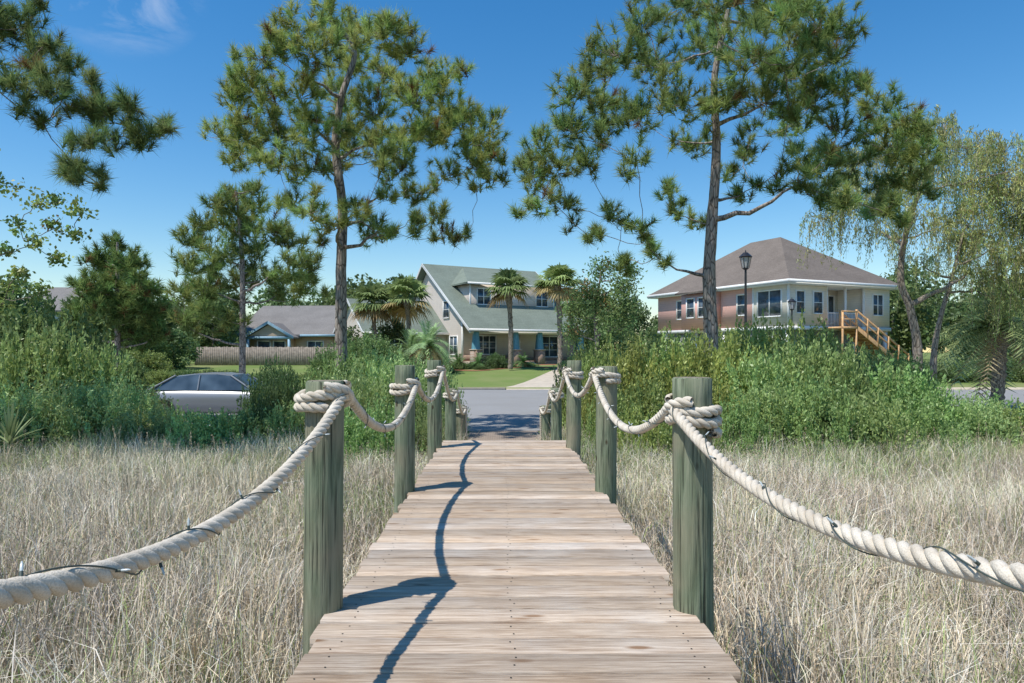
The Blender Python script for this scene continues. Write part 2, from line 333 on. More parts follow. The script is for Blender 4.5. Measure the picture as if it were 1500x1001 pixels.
def rope(P,R0=.0215,step=.009):
    P=np.array(P,float); d=np.concatenate([[0],np.cumsum(np.linalg.norm(np.diff(P,axis=0),axis=1))])
    n=int(d[-1]/step)+2; s=np.linspace(0,d[-1],n); P=np.stack([np.interp(s,d,P[:,i]) for i in range(3)],-1)
    T=nrm(np.gradient(P,axis=0)); A=nrm(np.cross(T,[[0,0,1.]])); B=np.cross(T,A); ph=R.random()*6
    for k in range(3):
        a=s/.125*2*np.pi+k*2*np.pi/3+ph
        Q=P+R0*.52*(np.cos(a)[:,None]*A+np.sin(a)[:,None]*B); tube(gr,Q,R0*.56,8)
    return P,A,B,s
def span(p,q,sag,lights=True):
    t=np.linspace(0,1,60)[:,None]; P=np.array(p)+(np.array(q)-np.array(p))*t; P[:,2]-=(4*sag*t*(1-t))[:,0]
    P,A,B,s=rope(P)
    if lights:
        a=s/.42*2*np.pi+R.random()*6+.8*np.sin(s*5); rr_=.0255
        Q=P+rr_*(np.cos(a)[:,None]*A+np.sin(a)[:,None]*B); tube(gw,Q[::2],.0018,5)
        nx_=.12
        while nx_<s[-1]-.1:
            i=int(np.searchsorted(s,nx_)); dr=nrm(np.cos(a[i])*A[i]+np.sin(a[i])*B[i]+R.normal(0,.5,3)); p0=P[i]+dr*.022
            tube(gw,[p0,p0+dr*.011],.0034,6,cap=True); tube(gb,[p0+dr*.011,p0+dr*.023,p0+dr*.029],[.0027,.0027,.001],6,cap=True)
            nx_+=R.uniform(.13,.24)
for sgn,cx in sides.items():
    ins=-sgn
    zat=[TOP[py]-ROPEDROP.get((sgn,k),.075) for k,py in enumerate(PY)]
    for k,py in enumerate(PY):
        zt=zat[k]; rad=PR*1.02+.0155
        turns=1.75+(.9 if (sgn>0 and k==1) else .2*R.random()); a=np.linspace(0,turns*2*np.pi,110)*(-sgn)+(0 if sgn<0 else np.pi)
        zc=zt+.026-(a-a[0])*(-sgn)/(2*np.pi)*.043 + .014*np.cos(a)*sgn*-1+.006*np.sin(a*2.3+py)
        P=np.stack([cx+rad*np.cos(a),py+rad*np.sin(a),zc],-1); rope(P)
        a2=np.linspace(-1.25,1.25,26); P=np.stack([cx+ins*(rad+.012)*np.cos(a2),py+(rad+.01)*np.sin(a2),zt-.012-.05*np.sin(a2)+.012*np.cos(a2*1.3)],-1); rope(P)
    xin=cx+ins*.096
    sags=[.25,.235,.22,.2,.17]
    for k in range(5):
        p0,p1=PY[k],PY[k+1]
        xa=xin if k>0 else cx-ins*.03
        sg_=sags[k]+R.uniform(-.01,.01)-(.045 if (k==0 and sgn>0) else 0)
        span((xa,p0+(.03 if k else 0),zat[k]),(xin,p1-.03,zat[k+1]),sg_,k<4)
    span((xin,PY[5]+.03,TOP[PY[5]]-.08),(xin+.01,PY[5]+.12,.35),.0,False)
gr.build('rope_rails',[M_rope],bw,smooth=True); gw.build('light_string',[M_wire],bw); gb.build('mini_bulbs',[M_bulb],bw)

# ------------------------------------------------------------------ marsh grass
def grass_tile(name,n,seed,green=.25,hs=1.):
    r=np.random.default_rng(seed); b=np.stack([r.uniform(-.62,.62,n),r.uniform(-.62,.62,n),np.zeros(n)],-1)
    H=r.uniform(.38,.90,n)*hs; th=r.uniform(0,2*np.pi,n); L=H*r.gamma(2.,.16,n).clip(0,1.1)
    d=np.stack([np.cos(th),np.sin(th),0*th],-1); tw=r.uniform(0,np.pi,n); sd=np.stack([np.cos(tw),np.sin(tw),0*tw],-1)*(r.uniform(.0014,.0031,n)[:,None])
    up=np.array([[0,0,1.]]); Hc=H[:,None]; Lc=L[:,None]
    m1=b+d*Lc*.2+up*Hc*.45; m2=b+d*Lc*.55+up*Hc*.8; tip=b+d*Lc*1.1+up*Hc*(1.0-.25*(L/H)[:,None])
    V=np.stack([b-sd,b+sd,m1-sd,m1+sd,m2-sd*.8,m2+sd*.8,tip],1)
    isg=r.random(n)<green; v=r.uniform(.6,1.35,n)[:,None]
    tan=np.array([[.67,.575,.445]])+r.normal(0,.03,(n,1))+np.array([[.03,.0,-.035]])*r.normal(0,1,(n,1)); grn=np.array([[.29,.35,.14]])
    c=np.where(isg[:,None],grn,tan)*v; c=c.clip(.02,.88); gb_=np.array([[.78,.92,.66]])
    C=np.stack([c*.5*gb_,c*.5*gb_,c*.88,c*.88,c*1.12,c*1.12,c*1.25],1).clip(0,.9)  # root occlusion painted into the blade bases, with a greener base tone
    g=G(); i=np.arange(n)*7
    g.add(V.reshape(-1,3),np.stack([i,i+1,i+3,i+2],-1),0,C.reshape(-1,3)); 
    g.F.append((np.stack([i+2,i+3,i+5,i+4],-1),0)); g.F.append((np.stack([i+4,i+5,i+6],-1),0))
    k=26; p=np.stack([r.uniform(-.6,.6,k),r.uniform(-.6,.6,k),np.zeros(k)],-1)
    for q in range(k):
        h=r.uniform(.72,.98)*hs; ln=nrm(r.normal(0,1,3)*[1,1,0])*r.uniform(.05,.2); top=p[q]+ln+[0,0,h]; s_=np.array([.0012,.0006,0]); cc=np.array([.50,.40,.28])*r.uniform(.7,1.2)
        g.add([p[q]-s_,p[q]+s_,top+s_,top-s_],[(0,1,2,3)],0,cc)
        m_=14; t=r.random(m_); pos=top-(ln*.25+[0,0,.14])[None,:]*t[:,None]+r.normal(0,.006,(m_,3)); a=nrm(r.normal(0,.5,(m_,3))+[[0,0,1.]])*.012; bb=nrm(np.cross(a,r.normal(0,1,(m_,3))))*.003
        g.add(np.stack([pos-a,pos+bb,pos+a,pos-bb],1).reshape(-1,3),np.arange(4*m_).reshape(-1,4),0,cc)
    return g.build(name,[M_grass])
mg=empty('marsh_grass')
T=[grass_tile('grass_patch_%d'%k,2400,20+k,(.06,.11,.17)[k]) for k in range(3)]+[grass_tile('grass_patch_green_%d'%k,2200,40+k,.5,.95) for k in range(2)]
tm=[t.data for t in T]
for t in T: bpy.data.objects.remove(t)
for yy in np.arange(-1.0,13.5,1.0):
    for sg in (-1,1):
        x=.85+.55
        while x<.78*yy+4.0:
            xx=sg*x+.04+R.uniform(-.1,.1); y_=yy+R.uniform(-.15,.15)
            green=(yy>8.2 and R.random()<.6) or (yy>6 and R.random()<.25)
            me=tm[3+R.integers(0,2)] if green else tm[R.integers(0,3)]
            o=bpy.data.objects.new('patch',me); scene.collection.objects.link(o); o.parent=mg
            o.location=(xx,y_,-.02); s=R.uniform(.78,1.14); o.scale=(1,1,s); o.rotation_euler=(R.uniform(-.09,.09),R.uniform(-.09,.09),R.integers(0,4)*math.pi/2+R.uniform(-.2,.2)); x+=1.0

# ------------------------------------------------------------------ foliage helpers
def needles(g,pos,dr,per,L,w,col,r,mat=1):
    n=len(pos); N=n*per
    D=nrm(np.repeat(dr,per,0)*.75+r.normal(0,.55,(N,3))); base=np.repeat(pos,per,0)+np.repeat(dr,per,0)*r.uniform(-.8,.05,(N,1))*L
    Ln=L*r.uniform(.65,1.1,(N,1)); sd=nrm(np.cross(D,r.normal(0,1,(N,3))))*w/2
    V=np.stack([base-sd,base+sd,base+D*Ln],1).reshape(-1,3)
    c=np.repeat(col,per,0)*r.uniform(.7,1.25,(N,1)); C=np.stack([c*.75,c*.75,c*1.25],1).reshape(-1,3)  # sunlit tips painted into the needle colour, bases darker
    g.add(V,np.arange(3*N).reshape(-1,3),mat,C.clip(0,1))
def leaves(g,pos,L,w,col,r,mat=1,up=.4,dirs=None):
    n=len(pos); a=r.normal(0,1,(n,3)) if dirs is None else dirs+r.normal(0,.35,(n,3)); a=nrm(a)
    nn=nrm(r.normal(0,1,(n,3))+[[0,0,up]]); b=nrm(np.cross(nn,a)); s=r.uniform(.7,1.25,(n,1))
    V=np.stack([pos-a*L*s*.5,pos+b*w*s*.5-a*L*s*.05,pos+a*L*s*.5,pos-b*w*s*.5-a*L*s*.05],1).reshape(-1,3)
    C=np.repeat(col*r.uniform(.75,1.25,(n,1)),4,0)
    g.add(V,np.arange(4*n).reshape(-1,4),mat,C.clip(0,1))
def tree(name,bx,by,u,trunk,tr,pads,seed,kind='pine',D=2.5,col=(.10,.135,.04),per=60,L=.2,w=.011,dens=3.2,crown=.35,flat=.7,brown=.02,lf=(.07,.035),barkm=None,zg=0.,sag=.1,limbk=1.,grow=1.,fill=0.):
    r=np.random.default_rng(seed); g=G(); col=np.array(col)
    tp=[(bx+t[0]*u,by+(t[2] if len(t)>2 else 0),EYE+t[1]*u) for t in trunk]; tp=[(tp[0][0],by,zg-.2)]+tp
    TP=smooth_path(tp,40); q=np.linspace(0,1,40); rad=tr*(1-.72*q)*(1+.35*np.exp(-q*25)); tube(g,TP,rad,10,0,jit=.12)
    nodes=[(TP[i],rad[i]) for i in range(40) if TP[i][2]>zg+(TP[-1][2]-zg)*crown]
    P=[]
    wmax=max(abs(p[0]) for p in pads)*u
    for p in pads:
        x=p[0]*u; e=math.sqrt(max(.05,1-(x/wmax)**2)); dy=r.uniform(-1,1)*D*e if len(p)<4 else p[3]; k=1+dy/by
        P.append((np.array([(bx+x)*k,by+dy,EYE+p[1]*u*k]),p[2]*u*k*grow))
    if fill:
        ex=[]
        for c,pr in P:
            for _ in range(3):
                if r.random()<fill:
                    th=r.uniform(0,6.28); ex.append((c+np.array([math.cos(th)*pr*1.15,r.uniform(-1,1)*pr*1.2,math.sin(th)*pr*.9]),pr*r.uniform(.4,.62)))
        P+=ex
    P.sort(key=lambda a:min(np.linalg.norm(a[0]-n_[0]) for n_ in nodes))
    tpos=[];tdir=[];tcol=[]
    for c,pr in P:
        NP=np.array([n_[0] for n_ in nodes]); NR=np.array([n_[1] for n_ in nodes]); d=np.linalg.norm(NP-c,axis=1); dz=c[2]-NP[:,2]
        cost=d+1.3*np.maximum(0,.25*d-dz)-3*NR; i=int(np.argmin(cost)); s0=NP[i]; dd=d[i]
        if dd>.15:
            mid=s0+(c-s0)*.5+np.array([0,0,-sag*dd])+r.normal(0,.06*dd,3); n=max(5,int(dd/.22)); t=np.linspace(0,1,n)[:,None]
            Q=(1-t)**2*s0+2*t*(1-t)*mid+t*t*c; Q[1:-1]+=r.normal(0,.025,(n-2,3))
            rs_=min(NR[i]*.8,(.018+.022*dd)*limbk); rr_=np.linspace(rs_,max(.008,rs_*.3),n); tube(g,Q,rr_,6,0)
            nodes+= [(Q[k],rr_[k]) for k in range(2,n)]
        nt_=max(5,int(dens*(pr/.2)**2))
        v=nrm(r.normal(0,1,(nt_,3))); rad_=r.random((nt_,1))**.5*(1+.35*r.random((nt_,1))**3); off=v*rad_*np.array([[pr,pr,pr*flat]]); off[:,2]+=pr*.15
        tps=c+off
        for k in range(nt_):
            if r.random()<(.45 if kind!='leaf' else .35):
                st=c+off[k]*r.uniform(0,.35)-[0,0,pr*.12]; md=(st+tps[k])/2-[0,0,.06*pr]; tube(g,[st,md,tps[k]],[.010,.007,.004],3,0)
        tpos.append(tps); dn=nrm(nrm(off)*.7+[[0,0,.65]]+r.normal(0,.3,(nt_,3))); tdir.append(dn)
        cc=np.tile(col,(nt_,1))*r.uniform(.68,1.32,(nt_,1))*r.uniform(.85,1.15); cc[:,0]*=r.uniform(.85,1.25,nt_)
        br_=r.random(nt_)<brown; cc[br_]=np.array([.26,.16,.07]); tcol.append(cc)
    tpos=np.concatenate(tpos);tdir=np.concatenate(tdir);tcol=np.concatenate(tcol)
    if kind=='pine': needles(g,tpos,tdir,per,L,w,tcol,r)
    elif kind=='leaf':
        N=len(tpos)*per; pos=np.repeat(tpos,per,0)+r.normal(0,L,(N,3)); leaves(g,pos,lf[0],lf[1],np.repeat(tcol,per,0),r)
    elif kind=='willow':
        for k in range(len(tpos)):
            ln=r.uniform(.4,1.9); n=max(5,int(ln/.14)); t=np.linspace(0,1,n); o=nrm(np.array([tdir[k][0],tdir[k][1],0])+1e-3)
            Q=tpos[k]+o*(.5*np.sqrt(t)*r.uniform(.3,1.2))[:,None]+np.array([0,0,1.])*(.15*np.sin(t*3.)-ln*t**1.5)[:,None]+r.normal(0,.012,(n,3))
            tube(g,Q,np.linspace(.006,.003,n),3,0)
            m_=n*per//8; tt=r.random(m_)*(n-1.01); ii=tt.astype(int); f=(tt-ii)[:,None]; pos=Q[ii]*(1-f)+Q[ii+1]*f+r.normal(0,.05,(m_,3))
            leaves(g,pos,lf[0],lf[1],np.tile(tcol[k],(m_,1)),r,dirs=np.tile([[0,0,-1.]],(m_,1))+r.normal(0,.4,(m_,3)))
    mt=M_needle if kind=='pine' else M_leaf
    return g.build(name,[barkm or M_bark,mt],smooth=False)
def pd(lst,cx): return [(p[0]-cx,515-p[1],*p[2:]) for p in lst]

# big pine left
tree('pine_tree',-4.0,17,.017,[(0,5),(0,120),(2,210),(-8,300),(0,370),(20,440),(-10,480)],.17,pd([
(430,38,30),(480,28,28),(520,48,28),(415,75,26),(455,80,34),(510,95,34),(560,50,34),(600,75,32),(575,110,36),(640,118,32),(365,108,30),(345,150,24),(390,140,32),(440,140,36),(385,85,22),
(500,150,36),(550,165,36),(610,150,36),(660,160,30),(690,190,32),(716,222,24),(695,245,28),(640,205,32),(325,200,28),(360,200,32),(410,195,36),(460,200,36),(510,215,32),(350,235,24),(400,240,26),(585,200,28),
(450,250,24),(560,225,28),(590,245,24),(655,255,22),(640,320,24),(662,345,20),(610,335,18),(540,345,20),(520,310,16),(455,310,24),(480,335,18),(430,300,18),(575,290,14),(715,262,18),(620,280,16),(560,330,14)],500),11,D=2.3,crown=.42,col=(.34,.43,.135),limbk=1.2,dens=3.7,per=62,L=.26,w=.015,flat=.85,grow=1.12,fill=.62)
# big pine right
tree('pine_tree',4.6,15,.015,[(0,5),(-3,110),(2,200),(8,300),(5,400),(25,500)],.18,pd([
(940,38,40),(1000,5,44),(1075,0,44),(1145,10,46),(1200,40,42),(905,80,38),(860,115,32),(825,140,28),(955,95,44),(1030,70,44),(1100,80,48),(1165,90,46),(1220,85,30),(1000,150,36),(1060,150,34),(1120,150,44),(1190,150,42),
(880,150,36),(930,170,36),(835,190,34),(790,215,28),(775,255,28),(815,250,32),(860,240,30),(785,300,22),(830,300,24),(1230,190,34),(1290,155,32),(1325,180,30),(1345,225,26),(1300,215,36),(1250,240,32),(1290,265,30),(1200,280,26),(1240,295,28),(1335,275,20),(1315,310,18),(1160,180,30),(1350,195,20),(1280,300,20),(1210,240,26),
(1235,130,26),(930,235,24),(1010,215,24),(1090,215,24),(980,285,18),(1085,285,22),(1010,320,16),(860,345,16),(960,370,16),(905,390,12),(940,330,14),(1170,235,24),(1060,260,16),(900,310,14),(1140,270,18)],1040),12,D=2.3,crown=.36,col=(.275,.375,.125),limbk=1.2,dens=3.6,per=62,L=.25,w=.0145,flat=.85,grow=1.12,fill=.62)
# off-frame pine whose branch reaches in at top left
tree('pine_tree',-9.5,9.2,.009,[(0,100),(10,250),(0,400),(10,560)],.17,pd([
(40,60,30),(90,90,28),(125,115,22),(60,125,28),(180,145,24),(210,185,22),(155,195,24),(100,235,22),(135,245,18),(10,40,30),(0,110,30),(195,200,18),(85,250,14),(-60,120,40),(-120,60,50),(-200,100,60),(-60,20,50),(-150,-40,60),(-300,-60,70),(-420,40,60),(-250,-20,60),(-520,120,50),(30,20,26),(120,150,22),(60,165,16),(150,160,20),(110,200,18)],-320),13,D=.8,crown=.45,col=(.22,.305,.115),per=76,L=.20,w=.0085,dens=7,limbk=.8,grow=1.15,fill=.6)
# mid pines
tree('pine_tree',-11.4,30,.030,[(0,-20),(0,120),(-5,200),(-10,235)],.17,pd([
(340,285,18),(320,300,22),(370,305,24),(300,330,22),(340,335,24),(400,335,22),(280,350,20),(275,390,24),(320,375,26),(370,365,26),(420,355,18),(425,400,20),(395,405,22),(350,415,24),(300,425,26),(270,430,22),(445,385,18),(445,425,20),(300,460,24),(270,465,18),(335,470,16),(410,430,16),(460,410,12)],355),14,D=2.2,col=(.26,.345,.11),L=.42,w=.03,per=40,dens=2.2,crown=.25,grow=1.15,fill=.4)
tree('pine_tree',-19.7,35,.035,[(0,0),(0,100),(0,160)],.2,pd([
(170,358,16),(150,380,24),(190,385,24),(130,420,26),(170,420,32),(210,420,26),(125,455,26),(165,460,32),(215,460,30),(145,495,30),(200,495,32),(235,490,22),(110,480,22),(170,395,26),(235,450,16)],172),15,D=2,col=(.18,.27,.085),L=.42,w=.04,per=40,dens=2.6,crown=.15,grow=1.12)
# dark tree between the houses
tree('oak_tree',4.2,30,.030,[(0,0),(-3,60),(5,110)],.14,pd([(880,395,18),(860,425,20),(905,420,20),(880,450,24),(845,460,20),(915,455,22),(870,480,24),(930,400,12),(900,480,22),(845,490,18)],875),16,kind='leaf',D=1.5,col=(.14,.205,.07),per=60,L=.22,dens=1.6,lf=(.15,.07),crown=.2)
# sparse broadleaf left edge
tree('tallow_tree',-11.2,14,.014,[(0,40),(15,100),(30,190),(40,240)],.12,pd([(10,270,20),(50,300,20),(95,295,18),(120,315,16),(25,330,18),(80,335,16),(110,345,12),(10,370,16),(50,360,12),(-40,280,30),(-60,220,30),(-20,220,16),(30,400,16),(85,380,10),(20,420,22),(60,430,20),(0,450,22)],-65),17,kind='leaf',D=.8,col=(.26,.36,.10),per=24,L=.07,dens=3.0,lf=(.09,.06),crown=.3,barkm=M_bark2)
# willow-like tree right
wp=[(1230,270,28),(1270,230,30),(1320,200,30),(1370,190,30),(1420,215,32),(1470,220,30),(1500,260,30),(1210,320,20),(1260,300,28),(1310,270,30),(1360,250,30),(1410,270,30),(1460,290,32),(1500,330,30),(1290,340,20),(1340,320,24),(1390,330,26),(1440,350,28),(1490,380,30),(1540,300,40),(1560,380,40),(1420,400,20),(1380,180,20),(1530,240,30)]
tree('willow_tree',13.4,22,.022,[(0,0),(-10,60),(-25,110),(-10,200),(30,290),(40,320)],.16,pd(wp,1345),18,kind='willow',D=2.4,col=(.36,.42,.15),per=56,dens=4.2,lf=(.13,.026),crown=.22,barkm=M_bark2,limbk=1.2,sag=-.05,brown=0)
tree('willow_tree',14.3,22.6,.022,[(0,-10),(10,50),(30,120),(45,180)],.12,pd([(1430,300,26),(1480,270,26),(1520,330,30),(1455,360,20),(1500,420,24),(1400,350,24),(1450,230,24),(1480,440,20),(1350,380,18),(1450,400,20)],1368),19,kind='willow',D=1.4,col=(.34,.40,.14),per=56,dens=4.2,lf=(.13,.026),crown=.3,barkm=M_bark2,limbk=1.2,brown=0)

# shrub templates
def shrub(name,seed,col,nb=80,per=170,lf=(.058,.026),sprig=130,dark=.5):
    r=np.random.default_rng(seed); g=G(); col=np.array(col)
    v=nrm(r.normal(0,1,(nb,3))); v[:,2]=np.abs(v[:,2])*1.0; v=nrm(v); c=v*r.uniform(.45,.85,(nb,1)); c[:,2]=c[:,2]*1.1+.05
    N=nb*per; rad=np.repeat(r.uniform(.14,.28,nb),per)[:,None]; o=nrm(r.normal(0,1,(N,3)))*rad*r.random((N,1))**.35
    pos=np.repeat(c,per,0)+o; bc=np.repeat(col*r.uniform(.72,1.28,(nb,1)),per,0)
    leaves(g,pos,lf[0],lf[1],bc,r,mat=0,up=.8)
    k=sprig; v=nrm(r.normal(0,1,(k,3))); v[:,2]=np.abs(v[:,2]); s=v*np.array([[.8,.8,.85]]); d=nrm(v*.5+[[0,0,.9]]+r.normal(0,.15,(k,3)))
    for a,b in zip(s,d):
        ln=r.uniform(.15,.40); m_=34; t=r.random((m_,1)); leaves(g,a+b*ln*t+r.normal(0,.018,(m_,3)),lf[0],lf[1]*.9,np.tile(col*r.uniform(1.0,1.35),(m_,1)),r,mat=0,dirs=np.tile(b*.8,(m_,1))+r.normal(0,.5,(m_,3)))
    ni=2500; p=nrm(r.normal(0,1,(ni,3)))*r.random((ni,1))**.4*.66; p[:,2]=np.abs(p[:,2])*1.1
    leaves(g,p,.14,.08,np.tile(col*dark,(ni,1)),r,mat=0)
    ob=g.build(name,[M_leaf]); me=ob.data; bpy.data.objects.remove(ob); return me
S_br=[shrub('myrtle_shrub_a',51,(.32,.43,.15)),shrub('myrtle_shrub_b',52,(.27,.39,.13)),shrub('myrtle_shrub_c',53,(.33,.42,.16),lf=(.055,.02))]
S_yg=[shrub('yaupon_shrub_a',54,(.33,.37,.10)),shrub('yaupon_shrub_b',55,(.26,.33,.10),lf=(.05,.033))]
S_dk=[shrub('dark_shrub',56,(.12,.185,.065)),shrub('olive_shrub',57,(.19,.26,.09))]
def put(me,name,x,y,top,wid,zg=0.,dep=None):
    o=bpy.data.objects.new(name,me); scene.collection.objects.link(o)
    h=(top-zg)/1.08; o.scale=(wid,dep or wid,h); o.location=(x,y,zg-.05); o.rotation_euler=(0,0,R.uniform(0,6.28)); return o
def row(lst,fam,name):
    for px,py,Y_,wd in lst:
        zg=0 if Y_<37 else hz(Y_)
        put(fam[R.integers(0,len(fam))],name,(px-735)*Y_/1000,Y_,EYE-(py-515)*Y_/1000,wd*1.12,zg)
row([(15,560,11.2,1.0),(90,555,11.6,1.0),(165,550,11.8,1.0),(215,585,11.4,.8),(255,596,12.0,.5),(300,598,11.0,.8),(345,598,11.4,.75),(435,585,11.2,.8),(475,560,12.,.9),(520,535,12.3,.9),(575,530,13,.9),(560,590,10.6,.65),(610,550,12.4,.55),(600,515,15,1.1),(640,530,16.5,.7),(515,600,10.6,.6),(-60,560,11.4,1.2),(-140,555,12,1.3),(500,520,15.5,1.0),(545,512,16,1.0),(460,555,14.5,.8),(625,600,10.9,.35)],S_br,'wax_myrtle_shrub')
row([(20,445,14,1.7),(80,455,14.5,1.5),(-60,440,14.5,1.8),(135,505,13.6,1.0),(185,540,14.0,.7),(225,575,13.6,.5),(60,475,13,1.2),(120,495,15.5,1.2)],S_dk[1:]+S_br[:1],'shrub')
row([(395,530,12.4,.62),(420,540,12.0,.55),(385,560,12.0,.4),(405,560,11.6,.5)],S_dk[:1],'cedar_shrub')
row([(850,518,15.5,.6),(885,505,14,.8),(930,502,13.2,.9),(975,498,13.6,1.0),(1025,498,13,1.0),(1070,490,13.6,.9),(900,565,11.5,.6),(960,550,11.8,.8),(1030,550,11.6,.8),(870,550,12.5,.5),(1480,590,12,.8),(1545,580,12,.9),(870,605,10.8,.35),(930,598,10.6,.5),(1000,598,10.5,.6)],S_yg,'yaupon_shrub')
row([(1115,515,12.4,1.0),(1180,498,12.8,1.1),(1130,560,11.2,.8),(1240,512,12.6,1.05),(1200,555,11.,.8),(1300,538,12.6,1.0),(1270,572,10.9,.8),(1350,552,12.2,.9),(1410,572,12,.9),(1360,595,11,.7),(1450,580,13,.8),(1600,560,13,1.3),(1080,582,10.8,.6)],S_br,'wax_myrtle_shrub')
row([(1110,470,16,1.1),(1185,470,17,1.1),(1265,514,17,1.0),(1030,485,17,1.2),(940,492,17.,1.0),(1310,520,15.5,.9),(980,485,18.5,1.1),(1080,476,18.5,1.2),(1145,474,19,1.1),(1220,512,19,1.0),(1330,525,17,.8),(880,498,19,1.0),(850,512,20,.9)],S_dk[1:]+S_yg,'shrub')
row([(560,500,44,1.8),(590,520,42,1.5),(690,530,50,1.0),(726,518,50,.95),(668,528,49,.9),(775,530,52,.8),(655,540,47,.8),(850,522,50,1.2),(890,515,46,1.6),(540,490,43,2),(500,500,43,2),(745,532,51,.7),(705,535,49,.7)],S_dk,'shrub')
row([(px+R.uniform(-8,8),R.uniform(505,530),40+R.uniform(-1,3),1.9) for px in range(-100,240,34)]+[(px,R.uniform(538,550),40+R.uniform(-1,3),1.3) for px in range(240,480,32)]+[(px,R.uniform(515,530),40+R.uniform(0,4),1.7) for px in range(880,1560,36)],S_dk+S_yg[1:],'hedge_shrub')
def spiky(name,x,y,z,n,L,w,seed,col):
    r=np.random.default_rng(seed); g=G()
    for k in range(n):
        th=r.uniform(0,6.28); e=r.uniform(.25,1.5); d=np.array([math.cos(th)*math.cos(e),math.sin(th)*math.cos(e),math.sin(e)]); l=L*r.uniform(.7,1.1)
        s=nrm(np.cross(d,[0,0,1.]))*w; t=np.linspace(0,1,5); P=np.array([x,y,z])+d*l*t[:,None]-np.array([0,0,.25*l])*(t**2)[:,None]*math.cos(e)
        ww=(np.array([.6,1,.9,.6,.05]))[:,None]; V=np.concatenate([P-s*ww,P+s*ww]); c=np.array(col)*r.uniform(.7,1.3)
        g.add(V,[(i,i+1,i+6,i+5) for i in range(4)],0,c)
    return g.build(name,[M_leaf])
spiky('yucca_plant',-7.2,10.0,.75,46,.62,.02,61,(.28,.36,.17)); spiky('yucca_plant',-7.7,9.9,.5,40,.55,.02,62,(.28,.36,.17))
# ------------------------------------------------------------------ palms
def palm(name,x,y,zc,rad,zg,seed,tr=.16,n=34,col=(.10,.14,.055),pinnate=False,skirt=.0):
    r=np.random.default_rng(seed); g=G(); col=tuple(c*2.3 for c in col)
    if zc-zg>.8:
        n_=30; z=np.linspace(zg-.1,zc-.1,n_); rr_=tr*(1+.12*np.sin(np.arange(n_)*2.4)+.1*r.random(n_)); rr_[-7:]*=np.linspace(1.1,1.6,7)
        tube(g,np.stack([x+.1*np.sin(z*.6),np.full(n_,y),z],-1),rr_,9,0,jit=.25)
        x=x+.1*math.sin(zc*.6)
    for k in range(n):
        th=r.uniform(0,6.28); e=r.uniform(-.75,1.4); dead=e<-.35+skirt; d=np.array([math.cos(th)*math.cos(e),math.sin(th)*math.cos(e),math.sin(e)])
        c=np.array((.42,.32,.16) if dead else col)*r.uniform(.75,1.3); o=np.array([x,y,zc]); sd=nrm(np.cross(d,[0,0,1.])); upv=np.cross(sd,d)
        if not pinnate:
            pl=rad*.42; hub=o+d*pl-[0,0,.04]; tube(g,[o,hub],[.03,.018],4,1,c)
            for a in np.linspace(-1.75,1.75,17):
                dd=d*math.cos(a)+sd*math.sin(a); l=rad*.62*(1-.16*abs(a))*r.uniform(.85,1.1); m_=hub+dd*l*.55; tip=hub+dd*l-np.array([0,0,.38*l*r.uniform(.6,1.3)]); q=nrm(np.cross(dd,upv))*rad*.036
                g.add([hub,m_-q,tip,m_+q],[(0,1,2,3)],1,c*r.uniform(.8,1.2))
        else:
            t=np.linspace(0,1,12)[:,None]; P=o+d*rad*t*1.1-np.array([[0,0,1.]])*(rad*.75*t**2.2)*max(.3,math.cos(e)); tube(g,P,np.linspace(.022,.006,12),4,1,c)
            for i in range(1,12):
                for sg in (-1,1):
                    for h in (0,.5):
                        p0=P[i]*(1-h)+P[i-1]*h; tl=p0+(sd*sg*.75+nrm(P[i]-P[i-1])*.6+np.array([0,0,.12-.35*r.random()]))*rad*.3*(1-.5*abs(i/12-.4)); q=nrm(P[i]-P[i-1])*rad*.018
                        g.add([p0-q,tl,p0+q],[(0,1,2)],1,c*r.uniform(.8,1.2))
    return g.build(name,[M_bark2,M_leaf])
palm('palm_tree',.55,48,6.5,1.9,.95,71,skirt=.1,n=46); palm('palm_tree',3.85,46,6.6,1.9,.8,72,skirt=.35,col=(.13,.16,.06),n=46); palm('palm_tree',-6.9,50,5.9,2.3,.95,73,n=56,skirt=.3,col=(.12,.15,.06)); palm('palm_tree',-9.6,51,5.7,2.1,.95,74,n=50)
palm('palm_tree',4.9,48.5,5.6,1.4,.9,75,n=36)
palm('pindo_palm',-5.1,46,2.55,1.8,.75,76,n=54,pinnate=True,col=(.15,.21,.10)); palm('pindo_palm',-6.4,47,2.2,1.6,.8,77,n=44,pinnate=True,col=(.14,.20,.09))
palm('date_palm',17.4,24,2.9,2.1,0,78,n=60,pinnate=True,tr=.2,col=(.16,.19,.08)); 
for q,(x,y) in enumerate([(-3.1,49),(-1.7,50),(-4.0,49.5),(1.6,51),(-.6,50.5)]): palm('sago_palm',x,y,hz(y)+.35,.85,hz(y),80+q,n=40,pinnate=True,col=(.08,.13,.045))

# ------------------------------------------------------------------ background trees
def bgtree(name,seed,col):
    r=np.random.default_rng(seed); g=G(); nb=46; per=90
    v=nrm(r.normal(0,1,(nb,3))); c=v*np.array([[3.0,3.0,3.2]])*r.uniform(.45,1,(nb,1))+[[0,0,5.2]]
    N=nb*per; o=nrm(r.normal(0,1,(N,3)))*np.repeat(r.uniform(.6,1.25,nb),per)[:,None]*r.random((N,1))**.4
    leaves(g,np.repeat(c,per,0)+o,.38,.23,np.repeat(np.array(col)*r.uniform(.65,1.3,(nb,1)),per,0),r,mat=1)
    tube(g,[(0,0,-.5),(.1,0,2),(0,.1,5)],[.3,.22,.1],7,0)
    ob=g.build(name,[M_bark,M_leaf]); me=ob.data; bpy.data.objects.remove(ob); return me
BT=[bgtree('bg_tree_a',91,(.15,.21,.08)),bgtree('bg_tree_b',92,(.19,.255,.09)),bgtree('bg_tree_c',93,(.13,.19,.07))]
